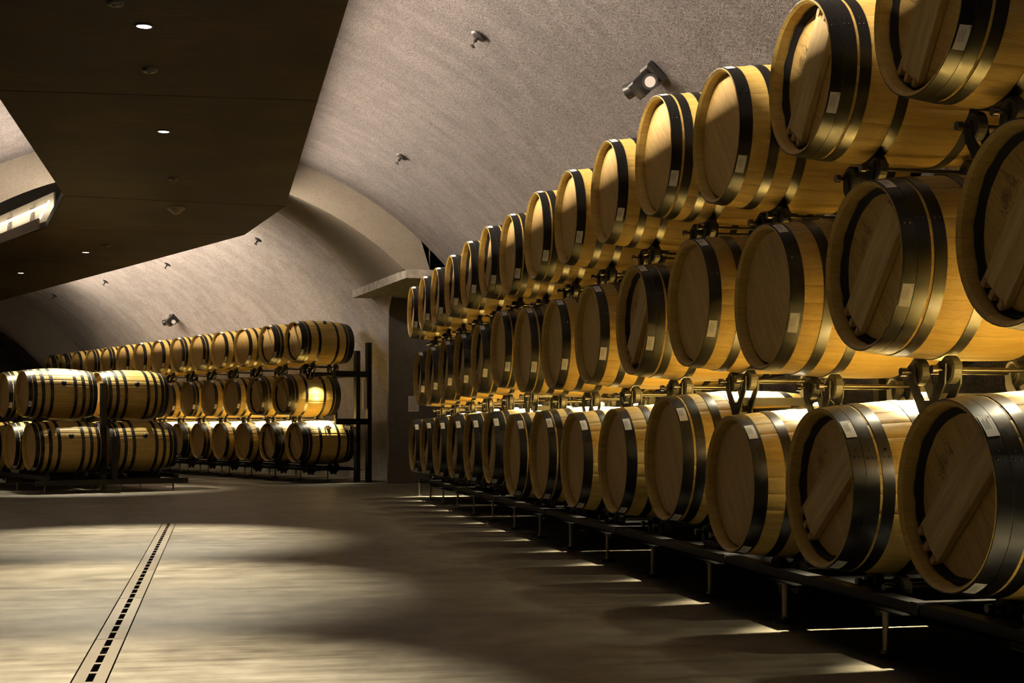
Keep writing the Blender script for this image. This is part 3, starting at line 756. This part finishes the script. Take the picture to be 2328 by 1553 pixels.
o = tag(empty('dome_sensor', (-0.49, 16.82, PZ)), 'pale conical dome fitting on the dark ceiling at its bend', 'dome')
mb = MB(); mb.lathe([(0.105, 0.0), (0.108, -0.012), (0.098, -0.022)], 28); part('base_ring', mb, M['dome'], o)
mb = MB(); mb.lathe([(0.098, -0.020), (0.070, -0.048), (0.035, -0.078), (0.0, -0.09)], 28); part('dome', mb, M['dome'], o)
# sprinkler heads on the vaults
def sprinkler(p, nrm, label):
    o = tag(empty('sprinkler_head', p), label, 'sprinkler', 'sprinkler heads on the vaults')
    o.rotation_euler = Vector(nrm).to_track_quat('Z', 'Y').to_euler()
    mb = MB(); mb.lathe([(0.0, 0.014), (0.030, 0.014), (0.058, 0.006), (0.062, 0.0)], 20); part('escutcheon', mb, M['fixture'], o)
    mb = MB(); mb.tube((0, 0, 0.02), (0, 0, 0.05), 0.013, 8)
    for s_ in (-1, 1): mb.tube((s_*0.012, 0, 0.045), (s_*0.020, 0, 0.065), 0.004, 6); mb.tube((s_*0.020, 0, 0.065), (0, 0, 0.085), 0.004, 6)
    part('frame', mb, M['fixture'], o)
    mb = MB(); mb.lathe([(0.0, 0.090), (0.024, 0.088), (0.026, 0.084), (0.0, 0.084)], 12); part('deflector', mb, M['fixture'], o)
for p, lb in (((1.879, 10.012, 3.734), 'dark sprinkler head high on the near vault, larger of its two'), ((1.903, 14.58, 3.719), 'dark sprinkler head on the near vault closer to the arch')):
    sprinkler(p, (VX-p[0], 0, VZ-p[2]), lb)
for p, lb in zip(((9.105, 19.445, 3.715), (9.131, 23.19, 3.699), (9.161, 26.466, 3.68), (9.189, 29.757, 3.662)), ('nearest the arch', 'second from the arch', 'third from the arch', 'farthest from the arch')):
    nn = far(FQ-p[0], 0); sprinkler(far(*p), (nn.x, nn.y, VZ-p[2]), 'tiny dark sprinkler head on the far vault, '+lb)
# wall fixtures: two-headed emergency / spot units
def fixture(p, nrm, along, label, k=1.0):
    z = Vector(nrm).normalized(); x = (Vector(along)-z*Vector(along).dot(z)).normalized(); y = z.cross(x)
    o = tag(empty('wall_lamp', p), label, 'lamp', 'twin-head lamps on the vaults')
    o.rotation_euler = Matrix((x, y, z)).transposed().to_euler(); o.scale = (k, k, k)
    mb = MB(); mb.bevbox((-0.085, -0.075, -0.02), (0.085, 0.075, 0.035), 0.012); part('back_plate', mb, M['fixture'], o)
    mb = MB(); mb.bevbox((-0.055, -0.060, 0.035), (0.055, 0.060, 0.17), 0.010); part('housing', mb, M['fixture'], o)
    hd = ((Vector((-0.080, 0.02, 0.085)), Vector((-0.90, -0.12, 0.42))), (Vector((0.070, -0.02, 0.135)), Vector((0.62, -0.20, 0.55))))
    for c, d in hd:
        d = d.normalized(); mb = MB(); mb.tube(c-d*0.01, c+d*0.055, 0.046, 20, 0, 0.050); mb.tube(c-d*0.03, c-d*0.01, 0.028, 14, 0, 0.046)
        h = part('lamp_head', mb, M['fixture'], o)
        if c.x > 0: continue
        mb = MB(); u = d.orthogonal().normalized(); v_ = d.cross(u); cc = c+d*0.0565
        mb.add([cc+(u*math.cos(2*PI*i/20)+v_*math.sin(2*PI*i/20))*0.034 for i in range(20)], [tuple(range(20))]); part('lens', mb, M['fixlens'], h)
p = (2.695, 8.332, 3.081); fixture(p, (VX-p[0], 0, VZ-p[2]), (0, 1, 0), 'black twin-head lamp on the near vault above the top barrels')
q = (10.056, 25.181, 2.935); pp = far(*q); nn = far(FQ-q[0], 0); fixture(pp, (nn.x, nn.y, VZ-q[2]), far(0, 1), 'small black twin-head lamp on the far vault above the left rack', 1.15)
# notice on the alcove wall
o = tag(empty('wall_notice', (2.855, 20.45, 1.19)), 'small pale paper notice on the dark alcove wall', 'notice')
mb = MB(); mb.box((-0.078, -0.008, -0.116), (0.078, 0.0, 0.116)); part('sheet', mb, M['paper'], o)
mb = MB()
for k in range(9): mb.box((-0.060, -0.0095, 0.085-0.021*k), (0.060 if k % 3 else 0.03, -0.0085, 0.091-0.021*k))
part('print', mb, M['print'], o)
